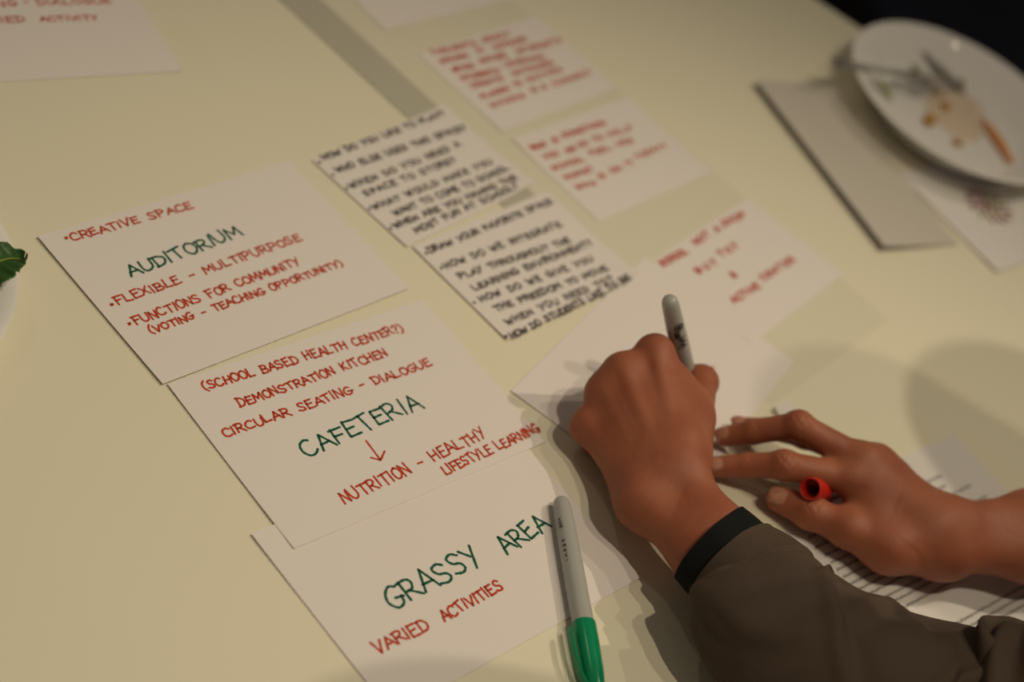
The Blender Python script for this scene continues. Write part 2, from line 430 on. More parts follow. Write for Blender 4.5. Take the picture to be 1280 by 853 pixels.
SHEETS = {
 'V': ('tracing_sheet', 'large translucent sheet under the cards, its corner between plate and flat hand', 'sheet', -0.01334, 1.22178, -0.38913, 0.52, 0.185, 0.0, (0, 0, 0, 0), 'vellum', 0.00028, None, 0),
 'X': ('paper_strip', 'grey strip running back from the top black lettered card', 'strip', -0.16814, 1.16833, -0.4123, 0.5, 0.036, 0.0004, (0, 0, 0, 0), 'band', 0.00028, None, 0),
 'G': ('card', 'front card reading GRASSY AREA in green', 'card', 0.03087, 0.75525, 1.06213, 0.2159, 0.1397, 0.0005, (0.0008, 0, 0.0004, 0.0004), 'paper', 0.00028, 'handwritten cards', 0.0001),
 'C': ('card', 'middle card reading CAFETERIA in green above a red arrow', 'card', -0.06256, 0.82851, 1.04341, 0.2159, 0.1397, 0.0009, (0.0003, 0.0003, 0.0002, 0.0008), 'paper', 0.00028, 'handwritten cards', 0.0001),
 'A': ('card', 'card reading AUDITORIUM in green, nearest the left plate', 'card', -0.19249, 0.89592, 1.09858, 0.2159, 0.1397, 0.0013, (0.0004, 0.0004, 0.0004, 0.0003), 'paper', 0.00028, 'handwritten cards', 0.0003),
 'B1': ('card', 'small card of black writing, farther from the hands', 'card', -0.11741, 1.09002, 1.18898, 0.1524, 0.1016, 0.0008, (0.0001, 0.0008, 0.003, 0.0004), 'paper', 0.00028, 'handwritten cards', 0.0002),
 'B2': ('card', 'small card of black writing, nearer the writing hand', 'card', -0.01708, 1.05115, 1.13527, 0.1524, 0.1016, 0.0011, (0.0002, 0.0005, 0.004, 0.0003), 'paper', 0.00028, 'handwritten cards', 0.0002),
 'R1': ('card', 'small card of red writing farthest from the hands, seven dense lines', 'card', -0.10017, 1.27672, 1.1416, 0.1524, 0.1016, 0.0004, (0, 0.0004, 0.0004, 0.0004), 'paper', 0.00028, 'handwritten cards', 0.0001),
 'R2': ('card', 'small card of red writing directly right of the top black card', 'card', 0.00284, 1.2303, 1.12748, 0.1524, 0.1016, 0.0004, (0.0006, 0.0004, 0.0004, 0), 'paper', 0.00028, 'handwritten cards', 0.0001),
 'R3': ('card', 'small card of red writing beyond the upright marker', 'card', 0.14037, 1.18021, 1.22001, 0.1524, 0.1016, 0.0004, (0.0004, 0.0004, 0.0008, 0.0006), 'paper', 0.00028, 'handwritten cards', 0.0001),
 'W': ('card', 'mostly blank card being written on under the writing hand', 'card', 0.10627, 1.00658, 1.35961, 0.2159, 0.1397, 0.0006, (0.0002, 0.0002, 0.0002, 0.0001), 'paper', 0.00028, 'handwritten cards', 0.0001),
 'P': ('handout', 'white printed handout lying under the flat hand', 'handout', 0.3914, 0.94335, 0.99374, 0.2159, 0.2794, 0.0006, (0, 0.0004, 0, 0), 'plain', 0.00028, None, 0.0003),
 'T': ('card', 'card with red writing cut off by the top left corner of the photo', 'card', -0.43458, 1.02214, 0.87595, 0.2159, 0.1397, 0.0003, (0, 0.0003, 0.0004, 0.0003), 'paper', 0.00028, 'handwritten cards', 0.0001),
 'S': ('card', 'blank small card at the far edge behind the red lettered cards', 'card', -0.22233, 1.32762, 1.08858, 0.1524, 0.1016, 0.0004, (0, 0, 0, 0.0003), 'paper', 0.00028, 'handwritten cards', 0.0001),
 'N': ('napkin', 'white paper napkin with a burgundy emblem in front of the food plate', 'napkin', 0.32708, 1.43683, 0.9803, 0.127, 0.127, 0.0008, (0.0004, 0.0004, 0.0004, 0.001), 'plain', 0.00028, None, 0.0006),
}
TEXT = {
 ('A', 'red'): [
  ('*', -0.09197, 0.05892, -0.09017, 0.05892, 0.0069),
  ('CREATIVE SPACE', -0.08889, 0.05807, 0.00857, 0.05495, 0.0062),
  ('*', -0.09872, -0.00303, -0.09692, -0.00303, 0.0069),
  ('FLEXIBLE - MULTIPURPOSE', -0.09445, -0.00206, 0.06383, -0.00039, 0.0068),
  ('*', -0.09798, -0.02158, -0.09618, -0.02158, 0.0069),
  ('FUNCTIONS FOR COMMUNITY', -0.09365, -0.02141, 0.04779, -0.01931, 0.0068),
  ('(VOTING - TEACHING OPPORTUNITY)', -0.08905, -0.03171, 0.0765, -0.03261, 0.0058),
 ],
 ('A', 'green'): [
  ('AUDITORIUM', -0.07148, 0.01628, 0.0257, 0.0188, 0.0098),
 ],
 ('C', 'red'): [
  ('(SCHOOL BASED HEALTH CENTER?)', -0.08801, 0.05641, 0.07467, 0.05006, 0.0066),
  ('DEMONSTRATION KITCHEN', -0.07452, 0.03608, 0.04919, 0.03606, 0.0066),
  ('CIRCULAR SEATING - DIALOGUE', -0.09789, 0.01893, 0.07426, 0.01716, 0.0064),
  ('NUTRITION - HEALTHY', -0.05707, -0.05522, 0.07056, -0.04915, 0.0085),
  ('LIFESTYLE LEARNING', 0.02116, -0.06338, 0.11039, -0.06102, 0.0072),
 ],
 ('C', 'green'): [
  ('CAFETERIA', -0.05726, -0.01465, 0.04281, -0.01023, 0.0125),
 ],
 ('G', 'green'): [
  ('GRASSY', -0.06115, -0.01355, 0.01691, -0.01182, 0.0145),
  ('AREA', 0.03428, -0.01472, 0.07761, -0.0109, 0.0125),
 ],
 ('G', 'red'): [
  ('VARIED', -0.09009, -0.03383, -0.04863, -0.03446, 0.0082),
  ('ACTIVITIES', -0.0374, -0.03441, 0.01413, -0.03331, 0.0075),
 ],
 ('B1', 'black'): [
  ('*', -0.07343, 0.04429, -0.07163, 0.04429, 0.00575),
  ('HOW DO YOU LIKE TO PLAY?', -0.06727, 0.04637, 0.06836, 0.04152, 0.0052),
  ('*', -0.07319, 0.02885, -0.07139, 0.02885, 0.00575),
  ('WHO ELSE USES THIS SPACE?', -0.06725, 0.03134, 0.07254, 0.02145, 0.0052),
  ('*', -0.07414, 0.01266, -0.07234, 0.01266, 0.00575),
  ('WHEN DO YOU NEED A', -0.06969, 0.01333, 0.05315, 0.00906, 0.0052),
  ('SPACE TO STORE?', -0.06555, 0.00288, 0.03505, -0.00229, 0.0052),
  ('*', -0.07417, -0.01083, -0.07237, -0.01083, 0.00575),
  ('WHAT WOULD MAKE YOU', -0.07002, -0.01111, 0.06238, -0.01718, 0.0052),
  ('WANT TO COME TO SCHOOL', -0.05941, -0.02328, 0.06904, -0.02935, 0.0052),
  ('*', -0.07393, -0.03353, -0.07213, -0.03353, 0.00575),
  ('WHEN ARE YOU HAVING THE', -0.06952, -0.03293, 0.06617, -0.04044, 0.0052),
  ('MOST FUN AT SCHOOL?', -0.05799, -0.0442, 0.05957, -0.04743, 0.0052),
 ],
 ('B2', 'black'): [
  ('*', -0.07159, 0.03878, -0.06979, 0.03878, 0.00575),
  ('DRAW YOUR FAVORITE SPACE', -0.068, 0.0396, 0.07093, 0.03836, 0.0052),
  ('*', -0.07193, 0.02232, -0.07013, 0.02232, 0.00575),
  ('HOW DO WE INTEGRATE', -0.06769, 0.02282, 0.0587, 0.01614, 0.0052),
  ('PLAY THROUGHOUT THE', -0.06467, 0.01021, 0.05197, -0.00013, 0.0052),
  ('LEARNING ENVIRONMENT?', -0.06301, -0.0037, 0.06782, -0.0099, 0.0052),
  ('*', -0.07309, -0.01483, -0.07129, -0.01483, 0.00575),
  ('HOW DO WE GIVE YOU', -0.06667, -0.01443, 0.05409, -0.02321, 0.0052),
  ('THE FREEDOM TO MOVE', -0.06278, -0.02664, 0.05709, -0.03608, 0.0052),
  ('WHEN YOU NEED TO?', -0.0649, -0.03985, 0.05269, -0.04588, 0.0052),
  ('*', -0.07576, -0.05053, -0.07396, -0.05053, 0.00575),
  ('HOW DO STUDENTS LIKE TO BE', -0.0716, -0.05168, 0.06626, -0.05207, 0.0052),
 ],
 ('R1', 'red'): [
  ('THOUGHTS', -0.06396, 0.04514, -0.01213, 0.04071, 0.0048),
  ('GREAT', -0.00357, 0.04121, 0.03231, 0.03942, 0.0048),
  ('SOUND', -0.06411, 0.03415, -0.03201, 0.03055, 0.0048),
  ('IS', -0.02045, 0.03194, -0.01008, 0.03175, 0.0048),
  ('OUTDOOR', -0.00066, 0.03054, 0.0408, 0.02842, 0.0048),
  ('SPACE', -0.06136, 0.02152, -0.03748, 0.01898, 0.0048),
  ('NATURE', -0.02738, 0.02113, 0.00386, 0.01863, 0.0048),
  ('INTERESTS', 0.01666, 0.01828, 0.07499, 0.01564, 0.0048),
  ('STUDENTS', -0.06201, 0.01015, -0.01882, 0.00623, 0.0048),
  ('LEARNING', -0.00896, 0.00949, 0.03885, 0.00459, 0.0048),
  ('CREATE', -0.06031, -0.00037, -0.02348, -0.00286, 0.0048),
  ('OUTDOORS', -0.00977, -0.0021, 0.04239, -0.00466, 0.0048),
  ('PLACES', -0.06178, -0.01394, -0.02782, -0.01465, 0.0048),
  ('TO', -0.01968, -0.01364, -0.01058, -0.01362, 0.0048),
  ('GATHER', -0.00211, -0.01333, 0.04414, -0.01396, 0.0048),
  ('WHERE', -0.06179, -0.02601, -0.01936, -0.02645, 0.0048),
  ('WE', -0.00878, -0.0257, 0.01231, -0.02606, 0.0048),
  ('CONNECT', 0.01815, -0.02684, 0.06931, -0.02717, 0.0048),
 ],
 ('R2', 'red'): [
  ('WHAT', -0.0682, 0.03346, -0.05007, 0.03286, 0.0048),
  ('IS', -0.04202, 0.033, -0.03391, 0.03313, 0.0048),
  ('SOMETHING', -0.02802, 0.03413, 0.02579, 0.03202, 0.0048),
  ('YOU', -0.06535, 0.02134, -0.0477, 0.0202, 0.0048),
  ('CAN', -0.0397, 0.01934, -0.02812, 0.01905, 0.0048),
  ('DO', -0.02176, 0.01983, -0.01117, 0.01966, 0.0048),
  ('TO', -0.00284, 0.01975, 0.00843, 0.0194, 0.0048),
  ('HELP', 0.01639, 0.01902, 0.04885, 0.01746, 0.0048),
  ('SCHOOL', -0.06816, 0.00836, -0.03065, 0.0063, 0.0048),
  ('FEEL', -0.02004, 0.00857, 0.00595, 0.00665, 0.0048),
  ('LIKE', 0.01325, 0.00777, 0.03387, 0.00583, 0.0048),
  ('HOME?', -0.06579, -0.00409, -0.03131, -0.00614, 0.0048),
  ('WHO', -0.06476, -0.01627, -0.04279, -0.01949, 0.0048),
  ('IS', -0.03526, -0.01561, -0.02556, -0.01567, 0.0048),
  ('ON', -0.01827, -0.01444, -0.00489, -0.01492, 0.0048),
  ('IT', 0.00276, -0.01408, 0.01425, -0.01437, 0.0048),
  ('TODAY?', 0.01927, -0.01147, 0.06129, -0.01121, 0.0048),
 ],
 ('R3', 'red'): [
  ('SCHOOL,', -0.07304, 0.04185, -0.03105, 0.03938, 0.0056),
  ('NOT', -0.02256, 0.0412, 0.00133, 0.04131, 0.0056),
  ('A', 0.00933, 0.04128, 0.01712, 0.04107, 0.0056),
  ('SHOP', 0.02214, 0.0417, 0.0541, 0.03813, 0.0056),
  ('BUT', -0.04965, 0.02003, -0.0206, 0.01855, 0.0056),
  ('TOY', -0.01314, 0.02087, 0.01534, 0.01962, 0.0056),
  ('&', -0.02518, 0.00096, -0.01234, 0.00017, 0.0056),
  ('ACTIVE', -0.04977, -0.01656, -0.01052, -0.01843, 0.0056),
  ('CENTER', -0.00213, -0.01516, 0.04947, -0.01784, 0.0056),
 ],
 ('T', 'red'): [
  ('VARIED', -0.03436, -0.00667, 0.00953, -0.00641, 0.0062),
  ('ACTIVITY', 0.02038, -0.00701, 0.06614, -0.00767, 0.0058),
  ('LISTENING', -0.05736, 0.01163, 0.01076, 0.01199, 0.006),
  ('-', 0.01533, 0.0127, 0.02054, 0.01339, 0.006),
  ('DIALOGUE', 0.02552, 0.01175, 0.08482, 0.01134, 0.006),
 ],
 ('W', 'green'): [
  ('C2', 0.04905, 0.00945, 0.07361, 0.00559, 0.0065),
 ],
 ('W', 'red'): [
  ('-', 0.04178, -0.02472, 0.0462, -0.03342, 0.004),
 ],
}
made = {}
for key, s in SHEETS.items():
    made[key] = sheet(*s)
PENS = {'B1': 0.0016, 'B2': 0.0016, 'R1': 0.0017, 'R2': 0.0017, 'R3': 0.002, 'A': 0.0015, 'C': 0.0015, 'G': 0.0016}
COLN = {'red': 'red felt pen writing', 'green': 'dark green felt pen writing', 'black': 'black felt pen writing'}
for (key, colour), lines in TEXT.items():
    rows = [[]]
    for ln in lines:                       # on the big cards every line of writing is a part
        rows[-1].append(ln)
        if ln[0] != '*' and key in 'ACG': rows.append([])
    for row in rows:
        if row: ink(made[key][0], made[key][1], row, colour, pen=PENS.get(key, .0014), label=COLN[colour])
# arrow below CAFETERIA
V, F = [], []
for a, b in [([-0.01272, -0.01911], [-0.01346, -0.0359]), ([-0.01832, -0.03173], [-0.01346, -0.0359]), ([-0.00635, -0.03106], [-0.01346, -0.0359])]:
    P = [(a[0]+(b[0]-a[0])*t, a[1]+(b[1]-a[1])*t) for t in np.linspace(0, 1, 6)]
    ribbon(V, F, P, .0014, made['C'][1])
tag(pydata('arrow', V, F, M['red'], made['C'][0], smooth=False), 'red hand drawn arrow')

# printed handout under the hands: rows of small type
r, zf = made['P']; rng = random.Random(5); V, F = [], []
ROWS = [(.1137, -.095, .0603), (.105, -.0975, .055), (.097, -.0945, .08), (.0905, -.0945, .06), (.084, -.0945, .085), (.0775, -.0945, .03), (.071, -.0945, .08), (.065, -.0945, .09),
        (.059, -.0945, .09), (.0518, -.0945, .088), (.0463, -.0945, .075), (.0395, -.0945, .0026), (.0123, -.0945, .090), (.0063, -.0945, .086), (.0005, -.0945, .091), (-.0053, -.0945, .003),
        (-.028, -.0945, .09), (-.034, -.0945, .087), (-.040, -.0945, .09), (-.046, -.0945, .05), (-.07, -.0945, .09), (-.076, -.0945, .09), (-.082, -.0945, .03)]
for y, x, xe in ROWS:
    while x < xe:
        L = min(rng.uniform(.004, .014), xe-x+.002); P = []; n = max(4, int(L/.0011))
        for i in range(n): P.append((x+L*i/(n-1), y+(.0009 if i % 2 else -.0007)*rng.uniform(.6, 1.1)))
        ribbon(V, F, P, .00105, zf); x += L+.0014
pydata('printed_text', V, F, M['print'], r, smooth=False)

# ---------------------------------------------------------------- emblem on the napkin
r, zf = made['N']; ex, ey = (0.00606, 0.00584)
V, F = [], []; V2, F2 = [], []
rng = random.Random(3)
def petal(V, F, cx, cy, a, l, wd):
    b = len(V)
    for k in range(12):
        t = 2*math.pi*k/12; px = l*math.cos(t)*.5; py = wd*math.sin(t)*.5*(1-.35*math.cos(t))
        x, y = cx+px*math.cos(a)-py*math.sin(a), cy+px*math.sin(a)+py*math.cos(a); V.append((x, y, zf(x, y)))
    F.append(tuple(range(b, b+12)))
for ring, cnt, l in ((.021, 12, .013), (.0115, 8, .010), (.004, 4, .007)):
    for k in range(cnt):
        a = 2*math.pi*k/cnt+ring*40
        T = (V2, F2) if (k*7+int(ring*1e4)) % 5 == 0 else (V, F)
        petal(*T, ex+ring*math.cos(a), ey+ring*math.sin(a)*.95, a+.7, l, .0052)
tag(pydata('emblem', V, F, M['burg'], r, smooth=False), 'burgundy leafy round emblem')
tag(pydata('emblem_accent', V2, F2, M['lgreen'], r, smooth=False), 'green leaves of the emblem')

# ---------------------------------------------------------------- folded leaflet (raised edge throws a dark line)
K = thing('leaflet', (0.19416, 1.39824, 0), 'blank folded grey white leaflet lying beyond the writing, left of the plate', 'leaflet', None, -0.75344)
def panel(name, tilt0, tilt1, zb):
    w_, h_ = .2135, .094; V, F = [], []; nx, ny = 20, 12
    for k in (0, 1):
        for j in range(ny+1):
            for i in range(nx+1):
                x, y = w_*(i/nx-.5), h_*(j/ny-.5); t = (j/ny)
                V.append((x, y, zb+tilt0*(1-t)**1.5+tilt1*t-(.0004 if k else 0)))
    N = (nx+1)*(ny+1); g = lambda i, j, k: k*N+j*(nx+1)+i
    for j in range(ny):
        for i in range(nx):
            F.append((g(i, j, 0), g(i+1, j, 0), g(i+1, j+1, 0), g(i, j+1, 0))); F.append((g(i, j, 1), g(i, j+1, 1), g(i+1, j+1, 1), g(i+1, j, 1)))
    for i in range(nx):
        F.append((g(i, 0, 0), g(i, 0, 1), g(i+1, 0, 1), g(i+1, 0, 0))); F.append((g(i, ny, 0), g(i+1, ny, 0), g(i+1, ny, 1), g(i, ny, 1)))
    for j in range(ny):
        F.append((g(0, j, 0), g(0, j+1, 0), g(0, j+1, 1), g(0, j, 1))); F.append((g(nx, j, 0), g(nx, j, 1), g(nx, j+1, 1), g(nx, j+1, 0)))
    return pydata(name, V, F, M['leaflet'], K, smooth=False)
panel('back_panel', 0.0, 0.0, .0009)
panel('front_panel', .0065, .0012, .0012)

# ---------------------------------------------------------------- plates
def plate(name, c, rr, hh, label):
    t = thing(name, c, label, 'plate')
    lathe('dish', [(0, .003), (rr*.60, .003), (rr*.66, .0045), (rr*.74, .011), (rr*.84, hh*.72), (rr*.93, hh*.93), (rr*.985, hh), (rr, hh*.985), (rr*.995, hh*.94),
                   (rr*.93, hh*.84), (rr*.83, hh*.58), (rr*.72, .006), (rr*.66, .0008), (rr*.6, 0.0), (0, 0.0008)], M['plate'], t, 96, caps=False)
    return t
plate('plate', (0.26789, 1.53993, 0.0012), 0.1151, .033, 'white plate of food scraps at the far table edge')
plate('plate', (-0.3957, 0.70352, 0), 0.128, .022, 'white plate with a dark green leaf at the left')

def strip(name, pts, wd, m, label, cat, thick=.002, bend=0, parent=None, group=None):
    """a narrow curved scrap of food; pts world"""
    P = catmull(pts, 16); base = P[len(P)//2].copy(); base[2] = min(p[2] for p in P)
    V, F = [], []; n = 10
    for i, p in enumerate(P):
        d = P[min(i+1, 15)]-P[max(i-1, 0)]; d /= np.linalg.norm(d); sd = np.cross(d, (0, 0, 1)); sd /= np.linalg.norm(sd); up = np.cross(sd, d)
        tp = math.sin(math.pi*(i+.6)/16.2)**.5
        for k in range(n):
            a = 2*math.pi*k/n; V.append(p-base+sd*math.cos(a)*wd*.5*tp+up*math.sin(a)*thick*.5*tp)
    for i in range(15):
        for k in range(n): F.append((i*n+k, i*n+(k+1) % n, (i+1)*n+(k+1) % n, (i+1)*n+k))
    F.append(tuple(range(n))[::-1]); F.append(tuple(15*n+k for k in range(n)))
    o = pydata(name, V, F, M[m], parent); o.location = base
    return tag(o, label, cat, group)
def blob(name, c, r, m, label, cat, group=None, flat=.5):
    bm = bmesh.new(); bmesh.ops.create_icosphere(bm, subdivisions=3, radius=r)
    rg = random.Random(int(c[0]*1e5)); ph = [rg.uniform(0, 6) for _ in range(4)]
    for v in bm.verts:
        q = v.co*(1+.18*math.sin(v.co.x/r*3+ph[0])+.15*math.sin(v.co.y/r*4+ph[1])); v.co = Vector((q.x, q.y, q.z*flat))
    me = bpy.data.meshes.new(name); bm.to_mesh(me); bm.free()
    o = link(name, me, M[m]); o.location = (c[0], c[1], c[2]+r*flat)
    return tag(o, label, cat, group)
FOOD = {'lime': [[0.18984, 1.53359, 0.016], [0.19919, 1.53341, 0.01], [0.21071, 1.52884, 0.006]], 'olive': [[0.21345, 1.60836, 0.01], [0.22504, 1.60136, 0.007], [0.23767, 1.58716, 0.007]], 'stalk': [[0.2454, 1.65962, 0.024], [0.26254, 1.64183, 0.014], [0.27688, 1.60324, 0.007]], 'carrot': [[0.29951, 1.57323, 0.009], [0.31746, 1.5525, 0.009], [0.33779, 1.52252, 0.009]], 'crumbs': [[0.25027, 1.52334, 0.004], [0.26133, 1.56135, 0.004], [0.2824, 1.51246, 0.004], [0.29012, 1.58165, 0.004], [0.25067, 1.58186, 0.004]], 'sauce': [0.27068, 1.56732, 0.003]}
strip('leaf_scrap', FOOD['lime'], .007, 'lime', 'bright green sliver of vegetable at the near left rim of the plate', 'food scrap')
strip('leaf_scrap', FOOD['olive'], .010, 'olive', 'olive green sliver of vegetable in the middle of the plate', 'food scrap')
strip('stalk', FOOD['stalk'], .006, 'stalk', 'thin brown stalk curving up the far side of the plate', 'food scrap')
strip('carrot_stick', FOOD['carrot'], .010, 'carrot', 'orange carrot strip on the right of the plate', 'carrot', .006)
for c, rad, lab in zip(FOOD['crumbs'], (.0075, .0065, .005, .006, .004), (
        'largest toasted brown crumb near the front rim of the plate', 'brown crumb behind the largest crumb on the plate',
        'small brown crumb close to the front of the plate', 'pale crumb beside the carrot strip', 'tiny crumb at the plate centre')):
    blob('crumb', c, rad, 'crumb' if 'pale' not in lab else 'sauce', lab, 'crumb', 'crumbs on the far plate')
o = blob('sauce_smear', FOOD['sauce'], .035, 'sauce', 'thin beige sauce smear across the plate', 'sauce', None, .05)
# plastic fork: handle, neck, head and four tines in one casting
def fork(a, b):
    a, b = np.array(a), np.array(b); d = b-a; L = np.linalg.norm(d); d /= L; sd = np.cross(d, (0, 0, 1)); sd /= np.linalg.norm(sd); up = np.cross(sd, d)
    r = thing('fork', tuple(b), 'frosted plastic fork with its handle over the left rim of the plate', 'fork')
    def bar(name, pts):                                   # pts: (along, side, width, lift)
        V, F = [], []
        for s, o_, wd, lf in pts:
            c = a+d*s+sd*o_+up*lf-b
            for x, z in ((-wd/2, 0), (-wd/2*.8, .0016), (wd/2*.8, .0016), (wd/2, 0)): V.append(c+sd*x+up*z)
        for i in range(len(pts)-1):
            for k in range(4): F.append((i*4+k, i*4+(k+1) % 4, i*4+4+(k+1) % 4, i*4+4+k))
        F.append((3, 2, 1, 0)); n = len(pts)*4; F.append((n-4, n-3, n-2, n-1))
        return pydata(name, V, F, M['clear'], r)
    bar('handle', [(0, 0, .012, 0), (.004, 0, .015, 0), (.03, 0, .013, .001), (.075, 0, .008, .002), (.095, 0, .008, .003), (.105, 0, .016, .002), (.118, 0, .024, 0), (.128, 0, .024, -.001)])
    for k in range(4): bar('tine', [(.127, -.009+.006*k, .005, -.001), (.145, -.009+.006*k, .004, 0), (.162, -.009+.006*k, .0018, .002)])
fork(*([0.13993, 1.47776, 0.038], [0.24035, 1.57496, 0.016]))
def knife(a, b):
    a, b = np.array(a), np.array(b); d = (b-a)/np.linalg.norm(b-a); sd = np.cross(d, (0, 0, 1)); sd /= np.linalg.norm(sd); up = np.cross(sd, d); L = np.linalg.norm(b-a)
    V, F = [], []
    prof = [(0, .005), (.1, .009), (.45, .009), (.5, .014), (.8, .017), (.95, .013), (1, .004)]
    for t, wd in prof:
        c = d*L*t
        for x, z in ((-wd/2, 0), (0, .0022), (wd/2, .0006), (0, -.0012)): V.append(c+sd*x+up*z)
    for i in range(len(prof)-1):
        for k in range(4): F.append((i*4+k, i*4+(k+1) % 4, i*4+4+(k+1) % 4, i*4+4+k))
    F.append((3, 2, 1, 0)); n = len(V); F.append((n-4, n-3, n-2, n-1))
    o = pydata('knife', V, F, M['greyp'], None); o.location = tuple(a)
    tag(o, 'grey plastic knife propped against the far inside of the plate', 'knife')
knife(*([0.20886, 1.62461, 0.02], [0.27385, 1.60861, 0.008]))

# leaf on the left plate, serrated edge
LV, LF = [], []
lp, ld, lL, lW = ([-0.30492, 0.732, 0.028], [0.31114, 0.95037, 0.0], 0.0498, 0.017)
ld = np.array(ld); ls = np.array([-ld[1], ld[0], 0]); nL, nW = 40, 8
for i in range(nL+1):
    t = i/nL; half = lW*(math.sin(math.pi*min(1, t*.98+.02)**.75))**.8*(1+.09*((i % 4)/3-.5))+.0004
    for j in range(-nW, nW+1):
        s = j/nW; q = ld*lL*t+ls*half*s+np.array([0, 0, .006*abs(s)**1.3+.012*math.sin(t*3.0)+.0012*math.sin(t*40)*abs(s)]); LV.append(q)
K_ = 2*nW+1
for i in range(nL):
    for j in range(K_-1): LF.append((i*K_+j, (i+1)*K_+j, (i+1)*K_+j+1, i*K_+j+1))
lf = thing('leaf', lp, 'dark green serrated leaf poking over the rim of the left plate', 'leaf')
bl = pydata('blade', LV, LF, M['leaf'], lf); md = bl.modifiers.new('thickness', 'SOLIDIFY'); md.thickness = .0005
V, F = [], []
for i in range(20):
    t = i/19*.95; c = ld*lL*t+np.array([0, 0, .0004+.012*math.sin(t*3.0)]); r0 = .0011*(1-t*.8)
    for k in range(6): V.append(c+ls*r0*math.cos(k*math.pi/3)+np.array([0, 0, r0*math.sin(k*math.pi/3)]))
for i in range(19):
    for k in range(6): F.append((i*6+k, i*6+(k+1) % 6, i*6+6+(k+1) % 6, i*6+6+k))
pydata('midrib', V, F, M['lime'], lf)

# ---------------------------------------------------------------- felt-tip markers
def barrel_marks(parent, mtx, r, z0, roll, spec):
    """black printing on the barrel: list of (z, angle, kind, size)"""
    V, F = [], []
    def wrap(x, y):  # x along the barrel, y round it
        a = roll+y/r; return mtx @ Vector(((r+.00012)*math.cos(a), (r+.00012)*math.sin(a), x))
    for t, x, y, L, h, pen in spec:
        v, f = [], []
        write(v, f, t, x, y, x+L, y, h, pen, lambda a, b: 0.0, .5, random.Random(4))
        b = len(V); V += [wrap(q[0], q[1]) for q in v]; F += [tuple(b+i for i in ff) for ff in f]
    return V, F, wrap
MS = 1.14          # these are the fatter sort of felt pen
def roll_to(m, d):
    q = m.to_3x3().inverted() @ Vector(d); return math.atan2(q.y, q.x)
def marker_body(t, a, b, length, cap_at=None):
    """grey barrel from its rounded end a towards b"""
    m = axis_matrix(Vector(a)-Vector(t.location), Vector(b)-Vector(t.location)) @ Matrix.Scale(MS, 4)
    prof = [(0, 0), (.0022, .0003), (.0036, .0012), (.0046, .003), (.0051, .006), (.0054, .012), (.0058, .03), (.0060, .05), (.0061, cap_at or .088)]
    lathe('barrel', prof, M['barrel'], t, 48, m)
    return m
G1, G2 = ([0.07564, 0.83846, 0.0075], [0.13674, 0.71584, 0.0075])
t = thing('marker', (G1[0], G1[1], 0), 'capped green marker lying on the front card beside the arm', 'marker')
m = marker_body(t, G1, G2, .137, .089)
gcap = lathe('cap', [(.0061, .0865), (.0068, .0868), (.00695, .088), (.0069, .100), (.0064, .118), (.0052, .130), (.0040, .1345), (.0022, .1362), (0, .1366)], M['gcap'], t, 48, m)
# pocket clip standing off the cap
cl = []
for i, (z, rr, wd) in enumerate(((.127, .0050, .0040), (.120, .0078, .0042), (.108, .0096, .0042), (.096, .0098, .0040), (.0925, .0094, .0030))):
    for dx, dr in ((-wd/2, 0), (wd/2, 0), (wd/2, .0016), (-wd/2, .0016)):
        ang = roll_to(m, (-.80, -.38, .25)); cx, sx_ = math.cos(ang), math.sin(ang)
        cl.append(m @ Vector(((rr+dr)*cx-dx*sx_, (rr+dr)*sx_+dx*cx, z)))
CF = [(0, 1, 2, 3), (19, 18, 17, 16)]
for i in range(4):
    for k in range(4): CF.append((i*4+k, i*4+4+k, i*4+4+(k+1) % 4, i*4+(k+1) % 4))
co = pydata('clip', cl, CF, M['gcap'], gcap, smooth=False)
bv = co.modifiers.new('soft', 'BEVEL'); bv.width = .0005; bv.segments = 2
V, F, wrap = barrel_marks(t, m, .00585, 0, roll_to(m, (-.55, -.30, .75)), [('FINE', .018, .0006, .007, .0016, .0004), ('PERMANENT', .033, .0006, .030, .0016, .00045), ('MARKER', .050, -.0075, .020, .0040, .0008)])
pydata('print', V, F, M['mark'], t)

W1, W2 = ([0.0785, 0.95533, 0.105], [0.13865, 0.99121, 0.0004])     # rounded end, tip
t = thing('marker', tuple(W2), 'grey marker held upright in the writing hand', 'marker')
Lw = (Vector(W1)-Vector(W2)).length/MS
m = axis_matrix(Vector(W1)-Vector(W2), (0, 0, 0)) @ Matrix.Scale(MS, 4)
prof = [(0, 0), (.0022, .0003), (.0036, .0012), (.0046, .003), (.0051, .006), (.0054, .012), (.0058, .03), (.0060, .05), (.0060, Lw-.034), (.0058, Lw-.032)]
lathe('barrel', prof, M['barrel'], t, 48, m)
lathe('tip', [(.0052, Lw-.033), (.0050, Lw-.026), (.0038, Lw-.020), (.0026, Lw-.010), (.0009, Lw-.002), (0, Lw-.0008)], M['tip'], t, 32, m)
V, F, wrap = barrel_marks(t, m, .0058, 0, roll_to(m, (.25, -.75, .6)), [('MARKER', .032, -.0022, .022, .0048, .0010), ('FINE', .026, .0003, .006, .0030, .0008)])
for ra, rb in ((.0032, .0024), (.0017, .0)):            # round emblem near the end
    b = len(V)
    for k in range(24):
        a = 2*math.pi*k/24; V.append(wrap(.0225+ra*math.cos(a), ra*math.sin(a))); V.append(wrap(.0225+rb*math.cos(a), rb*math.sin(a)))
    for k in range(24): F.append((b+2*k, b+(2*k+2) % 48, b+(2*k+3) % 48, b+2*k+1))
pydata('print', V, F, M['mark'], t)

